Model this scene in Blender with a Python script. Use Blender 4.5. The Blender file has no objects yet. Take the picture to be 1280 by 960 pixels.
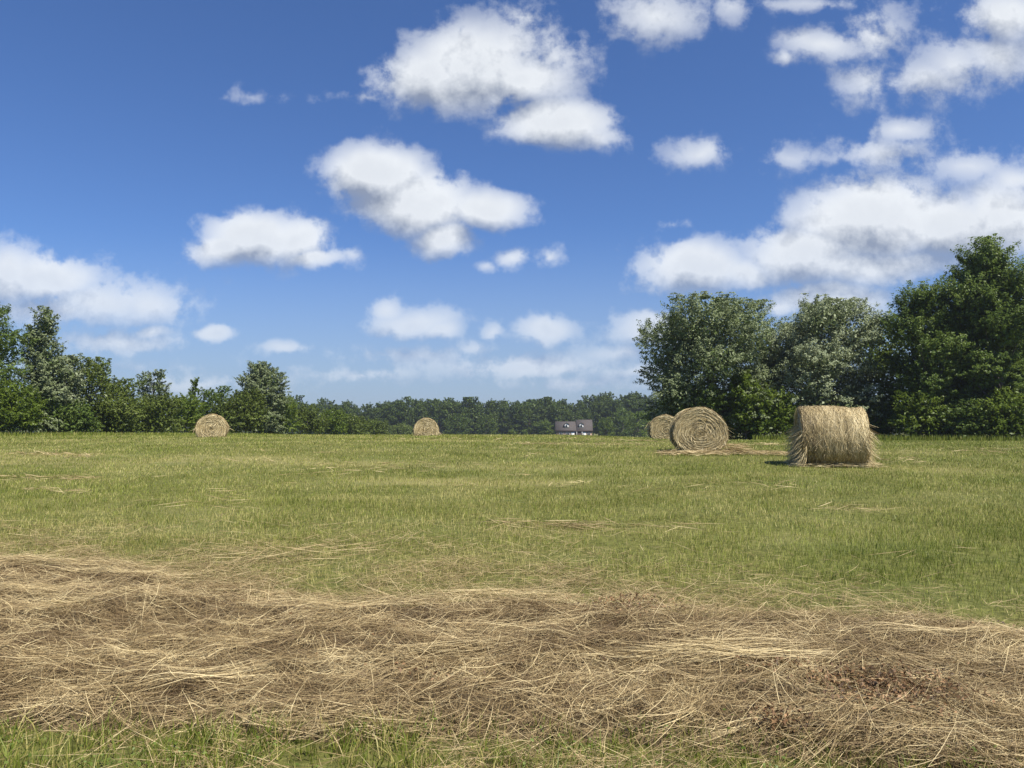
import bpy, math, random
import numpy as np
from mathutils import Vector

R = math.radians
sc = bpy.context.scene
col = sc.collection
rng = np.random.default_rng(7)
random.seed(7)

# ------------------------------------------------------------------ camera
F = 931.0                       # focal length in pixels of the 1280 wide photograph
HOR = 530.0                     # row of the horizon
PITCH = math.atan((HOR - 480.0) / F)
CAMZ = 1.5
cam_d = bpy.data.cameras.new('camera')
cam_d.sensor_width = 36.0
cam_d.lens = 36.0 * F / 1280.0
cam_d.clip_start = 0.05
cam_d.clip_end = 8000.0
cam = bpy.data.objects.new('camera', cam_d)
cam.location = (0, 0, CAMZ)
cam.rotation_euler = (R(90) + PITCH, 0, 0)
col.objects.link(cam)
sc.camera = cam

# ------------------------------------------------------------------ light and exposure
SUN_EL, SUN_AZ = 57.0, 134.0    # azimuth clockwise from the viewing direction (+Y); sun stands to the right, a little behind
sd = Vector((math.sin(R(SUN_AZ)) * math.cos(R(SUN_EL)), math.cos(R(SUN_AZ)) * math.cos(R(SUN_EL)), math.sin(R(SUN_EL))))
sun_d = bpy.data.lights.new('sun', 'SUN')
sun_d.energy = 5.0
sun_d.angle = R(0.53)
sun_d.color = (1.0, 0.95, 0.86)
sun = bpy.data.objects.new('sun', sun_d)
sun.rotation_euler = (-sd).to_track_quat('-Z', 'Y').to_euler()
col.objects.link(sun)

sc.view_settings.view_transform = 'Standard'
sc.view_settings.look = 'None'
sc.view_settings.gamma = 1.0
sc.view_settings.exposure = 0.75
sc.view_settings.use_curve_mapping = False
sc.render.engine = 'CYCLES'
cy = sc.cycles
cy.max_bounces = 5
cy.diffuse_bounces = 3
cy.glossy_bounces = 2
cy.transmission_bounces = 4
cy.transparent_max_bounces = 8
cy.volume_bounces = 0
cy.caustics_reflective = False
cy.caustics_refractive = False
cy.use_denoising = True


# ------------------------------------------------------------------ node helper
class NT:
    def __init__(self, tree):
        self.t = tree
    def n(self, typ, ins=None, **props):
        nd = self.t.nodes.new(typ)
        for k, v in props.items():
            setattr(nd, k, v)
        for k, v in (ins or {}).items():
            s = nd.inputs[k]
            if isinstance(v, bpy.types.NodeSocket):
                self.t.links.new(v, s)
            else:
                s.default_value = v
        return nd
    def m(self, op, a, b=None, c=None, clamp=False):
        ins = {0: a}
        if b is not None: ins[1] = b
        if c is not None: ins[2] = c
        nd = self.n('ShaderNodeMath', ins, operation=op)
        nd.use_clamp = clamp
        return nd.outputs[0]
    def vm(self, op, a, b=None, c=None, out=0):
        ins = {0: a}
        if b is not None: ins[1] = b
        if c is not None: ins[2] = c
        return self.n('ShaderNodeVectorMath', ins, operation=op).outputs[out]
    def mix(self, f, a, b):
        nd = self.t.nodes.new('ShaderNodeMix')
        nd.data_type = 'RGBA'
        for s, v in ((nd.inputs[0], f), (nd.inputs[6], a), (nd.inputs[7], b)):
            if isinstance(v, bpy.types.NodeSocket):
                self.t.links.new(v, s)
            else:
                s.default_value = v if isinstance(v, (int, float)) else (tuple(v) + (1.0,))[:4]
        return nd.outputs[2]
    def step(self, x, a, b, lo=0.0, hi=1.0):
        return self.n('ShaderNodeMapRange', {0: x, 1: a, 2: b, 3: lo, 4: hi}, interpolation_type='SMOOTHSTEP').outputs[0]
    def noise(self, vec, scale, detail=4.0, rough=0.55, dist=0.0, out=0):
        return self.n('ShaderNodeTexNoise', {'Vector': vec, 'Scale': scale, 'Detail': detail, 'Roughness': rough, 'Distortion': dist}).outputs[out]


# ------------------------------------------------------------------ sky: Nishita air with broken fair weather clouds
def px_uv(X, Y):
    """direction of a point of the sky as tangents east / up of the viewing direction"""
    a, b = (X - 640.0) / F, (480.0 - Y) / F
    dy = math.cos(PITCH) - b * math.sin(PITCH)
    dz = math.sin(PITCH) + b * math.cos(PITCH)
    return a / dy, dz / dy

# x, y, half width, half height, weight
CLOUDS = [
    (590, 84, 100, 58, 1.0), (545, 98, 90, 46, .95), (650, 100, 84, 42, .75), (700, 70, 50, 52, .42), (690, 152, 84, 36, .95), (740, 168, 44, 22, .5),
    (655, 24, 44, 28, .35), (452, 124, 40, 10, .26), (640, 62, 60, 50, .55),
    (475, 218, 70, 42, 1.0), (520, 252, 86, 46, 1.0), (600, 262, 66, 30, .85), (545, 298, 48, 28, .8),
    (322, 298, 80, 38, 1.0), (278, 314, 56, 24, .9), (372, 300, 48, 38, .85), (390, 326, 44, 14, .7), (430, 322, 20, 12, .35),
    (60, 346, 84, 36, .85), (8, 345, 64, 44, .8), (130, 376, 130, 36, .62), (190, 378, 58, 28, .62), (60, 385, 120, 24, .6),
    (150, 428, 88, 17, .62), (188, 414, 26, 10, .6),
    (264, 416, 32, 14, .85), (357, 438, 34, 10, .6),
    (520, 404, 66, 24, .72), (487, 386, 26, 20, .6), (552, 413, 36, 16, .7),
    (685, 414, 40, 18, .82), (625, 418, 14, 12, .5),
    (676, 454, 82, 18, .75), (520, 448, 120, 20, .42), (630, 458, 220, 24, .40), (450, 472, 120, 14, .42), (600, 435, 40, 10, .4),
    (250, 482, 130, 14, .42), (720, 478, 140, 14, .42), (100, 460, 150, 14, .30),
    (636, 322, 26, 13, .5), (684, 324, 22, 14, .38), (604, 334, 16, 8, .35),
    (874, 185, 44, 24, .46), (848, 280, 26, 9, .26), (310, 118, 30, 7, .17), (905, 190, 50, 14, .2),
    (868, 336, 76, 40, 1.0), (930, 340, 70, 28, .7), (1096, 276, 120, 62, 1.05), (1190, 284, 110, 52, .95), (1010, 314, 96, 40, .85), (1255, 270, 60, 60, .85), (1070, 332, 210, 26, .72),
    (1036, 372, 86, 28, .9), (975, 380, 44, 16, .6),
    (812, 414, 56, 28, .9), (775, 444, 50, 14, .5), (790, 470, 60, 14, .45),
    (1096, 190, 86, 30, .42), (1215, 206, 86, 26, .40), (1125, 160, 60, 20, .44), (985, 196, 60, 18, .32), (1270, 225, 50, 30, .5),
    (1165, 100, 92, 34, .45), (1080, 100, 50, 36, .40), (1250, 74, 74, 42, .52), (1255, 22, 66, 44, .72), (1195, 84, 60, 42, .46),
    (1030, 56, 62, 28, .50), (1092, 40, 48, 42, .46), (985, 76, 22, 12, .4), (820, 18, 70, 42, .50), (905, 8, 44, 26, .34), (1010, 4, 130, 14, .30),
]

def build_world():
    w = bpy.data.worlds.new('World')
    sc.world = w
    w.use_nodes = True
    w.cycles.sampling_method = 'NONE'
    t = w.node_tree
    t.nodes.clear()
    # node group: cloud thickness at a place of the sky
    g = bpy.data.node_groups.new('cloud_thickness', 'ShaderNodeTree')
    g.interface.new_socket('Vector', in_out='INPUT', socket_type='NodeSocketVector')
    g.interface.new_socket('Value', in_out='OUTPUT', socket_type='NodeSocketFloat')
    g.interface.new_socket('Body', in_out='OUTPUT', socket_type='NodeSocketFloat')
    G = NT(g)
    gi = g.nodes.new('NodeGroupInput'); go = g.nodes.new('NodeGroupOutput')
    p0 = gi.outputs[0]
    wn = G.noise(p0, 9.0, 3.0, 0.55, out=1)
    wv = G.vm('MULTIPLY_ADD', wn, (0.060, 0.044, 0.0), (-0.030, -0.022, 0.0))
    p = G.vm('ADD', p0, wv)
    acc = None
    for (X, Y, rx, ry, wt) in CLOUDS:
        u, v = px_uv(X, Y)
        sx, sy = F / rx / 1.05, F / ry / 1.05
        d = G.vm('MULTIPLY_ADD', p, (sx, sy, 0.0), (-u * sx, -v * sy, 0.0))
        ln = G.vm('LENGTH', d, out=1)
        f = G.m('MULTIPLY_ADD', ln, -wt * 0.85, wt)
        acc = f if acc is None else G.m('SMOOTH_MAX', acc, f, 0.10)
    ns = G.noise(p0, 17.0, 9.0, 0.56)
    n2 = G.noise(p0, 48.0, 6.0, 0.62)
    pv = G.n('ShaderNodeSeparateXYZ', {0: p0}).outputs[1]
    a2 = G.step(pv, 0.06, 0.30, 0.85, 0.58)
    nn = G.m('MULTIPLY_ADD', ns, 1.12, -0.60)
    nn = G.m('ADD', nn, G.m('MULTIPLY', G.m('SUBTRACT', n2, 0.5), a2))
    g.links.new(acc, go.inputs[1])
    acc = G.m('ADD', acc, nn)
    g.links.new(acc, go.inputs[0])

    N = NT(t)
    tc = N.n('ShaderNodeTexCoord').outputs['Generated']
    sep = N.n('ShaderNodeSeparateXYZ', {0: tc})
    yy = N.m('MAXIMUM', sep.outputs[1], 0.05)
    u = N.m('DIVIDE', sep.outputs[0], yy)
    v = N.m('DIVIDE', sep.outputs[2], yy)
    P = N.n('ShaderNodeCombineXYZ', {0: u, 1: v, 2: 0.37}).outputs[0]
    def field(vec):
        nd = t.nodes.new('ShaderNodeGroup'); nd.node_tree = g
        t.links.new(vec, nd.inputs[0])
        return nd.outputs[0], nd.outputs[1]
    f0, body = field(P)
    Pl = N.vm('ADD', P, (0.008, 0.036, 0.0))
    f1, _ = field(Pl)
    ahead = N.step(sep.outputs[1], 0.10, 0.30)
    alpha = N.m('MULTIPLY', N.m('MULTIPLY', N.step(f0, -0.04, 0.30), N.step(body, 0.0, 0.62, 0.30, 1.0)), ahead)
    thick = N.step(f0, 0.1, 1.0)
    lit = N.m('SUBTRACT', f0, f1)
    lit = N.m('MULTIPLY_ADD', lit, 1.35, 0.68, clamp=True)
    lit = N.m('SUBTRACT', lit, N.m('MULTIPLY', thick, 0.20), clamp=True)
    low = N.step(v, 0.02, 0.30)                     # clouds far off stand behind more air
    dark = N.mix(low, (0.200, 0.260, 0.385), (0.180, 0.208, 0.265))
    white = N.mix(low, (0.45, 0.49, 0.55), (0.56, 0.58, 0.60))
    ccol = N.mix(lit, dark, white)
    alpha = N.m('MULTIPLY', alpha, N.m('MULTIPLY_ADD', low, 0.20, 0.74))
    sky = N.n('ShaderNodeTexSky', sky_type='NISHITA', sun_disc=False, sun_elevation=R(SUN_EL), sun_rotation=R(SUN_AZ),
              altitude=200.0, air_density=1.0, dust_density=0.6, ozone_density=2.2)
    deep = N.vm('MULTIPLY', sky.outputs[0], (0.76, 1.03, 1.50))
    bg1 = N.n('ShaderNodeBackground', {0: deep, 1: 0.051})
    bgv = N.n('ShaderNodeBackground', {0: (0.225, 0.275, 0.360, 1), 1: 1.0})     # pale moist air low over the land
    bg1 = N.n('ShaderNodeMixShader', {0: N.m('MULTIPLY', N.m('SUBTRACT', 1.0, N.step(v, -0.02, 0.28)), 0.72), 1: bg1.outputs[0], 2: bgv.outputs[0]})
    bg2 = N.n('ShaderNodeBackground', {0: ccol, 1: 1.0})
    ms = N.n('ShaderNodeMixShader', {0: alpha, 1: bg1.outputs[0], 2: bg2.outputs[0]})
    above = N.m('GREATER_THAN', sep.outputs[2], -0.02)
    bg3 = N.n('ShaderNodeBackground', {0: (0.12, 0.15, 0.06, 1), 1: 1.0})
    ms2 = N.n('ShaderNodeMixShader', {0: above, 1: bg3.outputs[0], 2: ms.outputs[0]})
    N.n('ShaderNodeOutputWorld', {0: ms2.outputs[0]})
build_world()


# ------------------------------------------------------------------ numpy helpers
def hash2(ix, iy, seed):
    h = (ix.astype(np.int64) * 374761393 + iy.astype(np.int64) * 668265263 + seed * 1442695041) & 0xffffffff
    h = ((h ^ (h >> 13)) * 1274126177) & 0xffffffff
    h = h ^ (h >> 16)
    return (h & 0xffff) / 65535.0

def vnoise(x, y, seed=0):
    x = np.asarray(x, float); y = np.asarray(y, float)
    ix, iy = np.floor(x), np.floor(y)
    fx, fy = x - ix, y - iy
    fx = fx * fx * (3 - 2 * fx); fy = fy * fy * (3 - 2 * fy)
    a = hash2(ix, iy, seed); b = hash2(ix + 1, iy, seed); c = hash2(ix, iy + 1, seed); d = hash2(ix + 1, iy + 1, seed)
    return (a * (1 - fx) + b * fx) * (1 - fy) + (c * (1 - fx) + d * fx) * fy

def fbm(x, y, seed=0, oct=4):
    s, a, t = 0.0, 0.5, 0.0
    for k in range(oct):
        s = s + a * vnoise(np.asarray(x) * 2 ** k, np.asarray(y) * 2 ** k, seed + 31 * k)
        t += a; a *= 0.5
    return s / t

def sstep(a, b, x):
    t = np.clip((np.asarray(x, float) - a) / (b - a), 0, 1)
    return t * t * (3 - 2 * t)

def nrm(v):
    return v / np.maximum(np.linalg.norm(v, axis=-1, keepdims=True), 1e-9)

def terrain(x, y):
    x = np.asarray(x, float); y = np.asarray(y, float)
    u = np.clip(x / np.maximum(y, 8.0), -1.2, 1.2)
    A = np.interp(u, [-1.2, -.7, -.4, -.1, .07, .16, .25, .43, .7, 1.2], [.56, .71, .76, .79, .76, .69, .63, .60, .58, .58])
    e = np.interp(u, [-.7, .05, .25, 1.0], [36, 38, 28, 27])
    z = A * sstep(4.0, e, y)
    sl = np.interp(u, [-.7, -.1, .1, .25, .45, 1.0], [.018, .0192, .0192, .0170, .0155, .0155])
    st = np.interp(u, [-.7, .1, .25, 1.0], [46, 48, 36, 30])
    z = z - sl * np.clip(y - st, 0, 360.0)
    return z + 0.03 * (fbm(x / 5.0, y / 5.0, 91, 3) - .5) * sstep(3, 8, y)

def gp(X, D):
    return (X - 640.0) / F * D, D

def mesh(name, V, Q=None, T=None, attrs=None, smooth=False):
    me = bpy.data.meshes.new(name)
    V = np.asarray(V, np.float32).reshape(-1, 3)
    me.vertices.add(len(V)); me.vertices.foreach_set('co', V.ravel())
    nq = 0 if Q is None else len(Q); nt = 0 if T is None else len(T)
    L = []
    if nq: L.append(np.asarray(Q, np.int32).ravel())
    if nt: L.append(np.asarray(T, np.int32).ravel())
    L = np.concatenate(L)
    me.loops.add(len(L)); me.loops.foreach_set('vertex_index', L)
    me.polygons.add(nq + nt)
    st = np.concatenate([np.arange(nq) * 4, nq * 4 + np.arange(nt) * 3]).astype(np.int32)
    me.polygons.foreach_set('loop_start', st)
    if smooth:
        me.polygons.foreach_set('use_smooth', np.ones(nq + nt, bool))
    for k, a in (attrs or {}).items():
        at = me.attributes.new(k, 'FLOAT', 'POINT')
        at.data.foreach_set('value', np.asarray(a, np.float32).ravel())
    me.update(calc_edges=True)
    return me

def link(name, me, mat, parent=None, **props):
    o = bpy.data.objects.new(name, me)
    if mat is not None and not me.materials:
        me.materials.append(mat)
    col.objects.link(o)
    if parent is not None: o.parent = parent
    for k, v in props.items():
        if v is not None: o[k] = v
    return o

def empty(name, loc, rz=0.0, **props):
    o = bpy.data.objects.new(name, None)
    o.empty_display_size = 0.3
    o.location = loc; o.rotation_euler = (0, 0, rz)
    col.objects.link(o)
    for k, v in props.items():
        if v is not None: o[k] = v
    return o

def ribbons(P, side, width, taper=0.25):
    """P (N,S,3) centre lines, side (N,3) or (N,S,3), width (N,) -> verts, quads"""
    N_, S_, _ = P.shape
    if side.ndim == 2: side = np.repeat(side[:, None, :], S_, 1)
    tt = np.linspace(0, 1, S_)
    prof = (taper + (1 - taper) * (1 - np.abs(2 * tt - 1) ** 2))[None, :, None]
    off = side * (width[:, None, None] * 0.5) * prof
    V = np.stack([P - off, P + off], 2).reshape(-1, 3)
    base = (np.arange(N_) * S_ * 2)[:, None]
    k = (np.arange(S_ - 1) * 2)[None, :]
    q = np.stack([base + k, base + k + 1, base + k + 3, base + k + 2], -1).reshape(-1, 4)
    return V, q

def tube_mesh(name, paths, nseg=7):
    """paths: list of (points (S,3), radii (S,))"""
    Vs, Qs, o = [], [], 0
    for pts, rad in paths:
        pts = np.asarray(pts, float); S_ = len(pts)
        d = nrm(np.gradient(pts, axis=0))
        ref = np.where(np.abs(d[:, 2:3]) > .9, np.array([[1., 0, 0]]), np.array([[0, 0, 1.]]))
        a = nrm(np.cross(d, ref)); b = np.cross(d, a)
        ph = np.arange(nseg) / nseg * 2 * np.pi
        ring = pts[:, None, :] + np.asarray(rad)[:, None, None] * (a[:, None, :] * np.cos(ph)[None, :, None] + b[:, None, :] * np.sin(ph)[None, :, None])
        Vs.append(ring.reshape(-1, 3))
        i = np.arange(S_ - 1)[:, None] * nseg; j = np.arange(nseg)[None, :]; j2 = (j + 1) % nseg
        Qs.append((np.stack([i + j, i + j2, i + nseg + j2, i + nseg + j], -1).reshape(-1, 4)) + o)
        o += S_ * nseg
    return mesh(name, np.concatenate(Vs), np.concatenate(Qs), smooth=True)


# ------------------------------------------------------------------ materials
def new_mat(name):
    m = bpy.data.materials.new(name); m.use_nodes = True
    m.node_tree.nodes.clear()
    return m, NT(m.node_tree)

def finish(N, shader):
    N.n('ShaderNodeOutputMaterial', {0: shader})

def foliage_mat(name, dark, mid, light, back=None, trans=0.30, gloss=0.25, rough=0.45, pos=0.9):
    m, N = new_mat(name)
    a = N.n('ShaderNodeAttribute', attribute_name='rnd').outputs['Fac']
    geo = N.n('ShaderNodeNewGeometry')
    big = N.noise(geo.outputs['Position'], pos, 2.0)
    f = N.m('MULTIPLY_ADD', N.m('SUBTRACT', big, 0.5), 1.3, a)
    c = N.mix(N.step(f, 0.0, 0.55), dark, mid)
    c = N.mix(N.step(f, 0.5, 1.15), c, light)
    if back is not None:
        c = N.mix(N.m('MULTIPLY', geo.outputs['Backfacing'], 0.85), c, back)
    bs = N.n('ShaderNodeBsdfPrincipled', {'Base Color': c, 'Roughness': rough, 'Specular IOR Level': gloss})
    tcol = N.mix(0.5, c, light)
    tr = N.n('ShaderNodeBsdfTranslucent', {'Color': tcol})
    finish(N, N.n('ShaderNodeMixShader', {0: trans, 1: bs.outputs[0], 2: tr.outputs[0]}).outputs[0])
    return m

M = {}
M['maple'] = foliage_mat('silver_maple_leaves', (.060, .094, .024), (.112, .156, .042), (.190, .235, .084), back=(.220, .255, .130), trans=.25, gloss=.22, rough=.55)
M['oak'] = foliage_mat('dark_leaves', (.056, .092, .014), (.110, .165, .028), (.200, .255, .062), trans=.40, gloss=.22)
M['green'] = foliage_mat('mid_green_leaves', (.066, .104, .012), (.125, .178, .020), (.210, .265, .046), trans=.40, gloss=.25)
M['silver'] = foliage_mat('silver_leaves', (.080, .110, .036), (.145, .180, .068), (.245, .280, .125), back=(.290, .325, .190), trans=.22, gloss=.22, rough=.55)
M['yellow'] = foliage_mat('yellow_green_leaves', (.080, .120, .020), (.130, .185, .035), (.210, .260, .070), trans=.35, gloss=.2)
M['far'] = foliage_mat('far_wood_leaves', (.042, .068, .010), (.078, .112, .018), (.130, .175, .034), trans=.2, gloss=.2, pos=.22)
M['hedge'] = foliage_mat('hedge_leaves', (.068, .094, .014), (.120, .158, .026), (.200, .235, .062), trans=.3, gloss=.25, pos=.6)

def bark_mat():
    m, N = new_mat('bark')
    tc = N.n('ShaderNodeTexCoord').outputs['Object']
    st = N.vm('MULTIPLY', tc, (9, 9, 1.5))
    n = N.noise(st, 2.0, 5)
    c = N.mix(n, (.045, .035, .026), (.17, .145, .115))
    bmp = N.n('ShaderNodeBump', {'Strength': .5, 'Distance': .03, 'Height': n})
    finish(N, N.n('ShaderNodeBsdfPrincipled', {'Base Color': c, 'Roughness': .9, 'Normal': bmp.outputs[0]}).outputs[0])
    return m
M['bark'] = bark_mat()

def straw_mat(name, dark, mid, light, trans=.12, rough=.6):
    m, N = new_mat(name)
    a = N.n('ShaderNodeAttribute', attribute_name='rnd').outputs['Fac']
    c = N.mix(N.step(a, 0.0, .5), dark, mid)
    c = N.mix(N.step(a, .5, 1.0), c, light)
    bs = N.n('ShaderNodeBsdfPrincipled', {'Base Color': c, 'Roughness': rough, 'Specular IOR Level': .3})
    tr = N.n('ShaderNodeBsdfTranslucent', {'Color': c})
    finish(N, N.n('ShaderNodeMixShader', {0: trans, 1: bs.outputs[0], 2: tr.outputs[0]}).outputs[0])
    return m
M['hay'] = straw_mat('loose_hay', (.105, .066, .028), (.290, .210, .098), (.640, .520, .280))
M['bale'] = straw_mat('baled_hay', (.150, .112, .055), (.430, .335, .165), (.740, .620, .360))
M['deadleaf'] = straw_mat('dead_leaf', (.050, .028, .012), (.140, .075, .032), (.360, .220, .110), trans=.2)

def grass_mat():
    m, N = new_mat('grass_blades')
    a = N.n('ShaderNodeAttribute', attribute_name='rnd').outputs['Fac']
    d = N.n('ShaderNodeAttribute', attribute_name='dry').outputs['Fac']
    g = N.mix(a, (.092, .126, .012), (.310, .345, .060))
    s = N.mix(a, (.300, .260, .070), (.600, .520, .220))
    c = N.mix(d, g, s)
    bs = N.n('ShaderNodeBsdfPrincipled', {'Base Color': c, 'Roughness': .5, 'Specular IOR Level': .3})
    tr = N.n('ShaderNodeBsdfTranslucent', {'Color': c})
    finish(N, N.n('ShaderNodeMixShader', {0: .28, 1: bs.outputs[0], 2: tr.outputs[0]}).outputs[0])
    return m
M['grass'] = grass_mat()

def ground_mat():
    m, N = new_mat('field_ground')
    pos = N.n('ShaderNodeNewGeometry').outputs['Position']
    n1 = N.noise(pos, .35, 4)
    n2 = N.noise(pos, 9.0, 6, .7)
    n3 = N.noise(N.vm('MULTIPLY', pos, (.08, .30, 1)), 1.0, 3)
    c = N.mix(N.step(n2, .3, .7), (.060, .064, .016), (.160, .160, .045))
    c = N.mix(N.m('MULTIPLY', N.step(n3, .50, .72), .55), c, (.27, .235, .10))
    c = N.mix(N.m('MULTIPLY', N.step(n1, .45, .7), .30), c, (.075, .105, .030))
    bmp = N.n('ShaderNodeBump', {'Strength': .8, 'Distance': .05, 'Height': n2})
    finish(N, N.n('ShaderNodeBsdfPrincipled', {'Base Color': c, 'Roughness': .95, 'Specular IOR Level': .1, 'Normal': bmp.outputs[0]}).outputs[0])
    return m
M['ground'] = ground_mat()

def simple_mat(name, ca, cb, scale=3.0, rough=.85, stretch=(1, 1, 1), bump=.3):
    m, N = new_mat(name)
    tc = N.n('ShaderNodeTexCoord').outputs['Object']
    n = N.noise(N.vm('MULTIPLY', tc, stretch), scale, 5, .6)
    c = N.mix(N.step(n, .3, .7), ca, cb)
    bmp = N.n('ShaderNodeBump', {'Strength': bump, 'Distance': .02, 'Height': n})
    finish(N, N.n('ShaderNodeBsdfPrincipled', {'Base Color': c, 'Roughness': rough, 'Specular IOR Level': .2, 'Normal': bmp.outputs[0]}).outputs[0])
    return m
M['thatch'] = simple_mat('hay_thatch', (.045, .031, .015), (.16, .115, .060), 22.0, .95, (1, 2.2, 1), .8)

# ------------------------------------------------------------------ ground
def build_ground():
    ys = np.concatenate([np.linspace(-60, 0, 13), np.arange(.3, 12, .3), np.arange(12, 60, .8), np.arange(60, 150, 3), np.arange(150, 420, 10), np.geomspace(420, 1500, 16)])
    xh = np.concatenate([np.arange(0, 8, .35), np.arange(8, 50, 1.2), np.arange(50, 200, 6), np.geomspace(200, 1500, 18)])
    xs = np.concatenate([-xh[:0:-1], xh])
    X, Y = np.meshgrid(xs, ys)
    Z = terrain(X, Y)
    V = np.stack([X, Y, Z], -1).reshape(-1, 3)
    nx, ny = len(xs), len(ys)
    i = np.arange(ny - 1)[:, None] * nx; j = np.arange(nx - 1)[None, :]
    Q = np.stack([i + j, i + j + 1, i + nx + j + 1, i + nx + j], -1).reshape(-1, 4)
    link('ground', mesh('ground', V, Q, smooth=True), M['ground'], kind='structure')
build_ground()

# ------------------------------------------------------------------ hay windrow shape
def hay_back(x):      # far edge of the windrow
    return np.interp(x, [-6, -4.5, -3.5, -1.5, 0, 1.4, 2.8, 3.7, 6], [8.3, 7.9, 7.3, 6.35, 6.4, 6.0, 5.9, 5.1, 4.9]) + .5 * (fbm(x * 1.3, x * 0 + 3.3, 5) - .5)
def hay_front(x):
    return np.interp(x, [-3, 0, 1.2, 2.5], [3.80, 3.58, 3.42, 3.05]) + .35 * (fbm(x * 1.1, x * 0 + 9.1, 6) - .5)
def hay_cover(x, y):
    b, f = hay_back(x), hay_front(x)
    return sstep(f - .15, f + .35, y) * (1 - sstep(b - .8 + .5 * (fbm(x / .7, y / .4, 8, 3) - .5), b + .35, y))
def hay_h(x, y):
    c = hay_cover(x, y)
    big = fbm(x / 1.1 + .3 * y, y / .75, 17, 3)
    fine = fbm(x / .22, y / .16, 23, 3)
    ridge = np.exp(-((y - (hay_back(x) - .75)) / .38) ** 2)
    return c * (.025 + .17 * np.clip(big - .25, 0, 1) * .7 + .10 * (fine - .4) + .03 * ridge * vnoise(x * .9, y * 0, 3))

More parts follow.
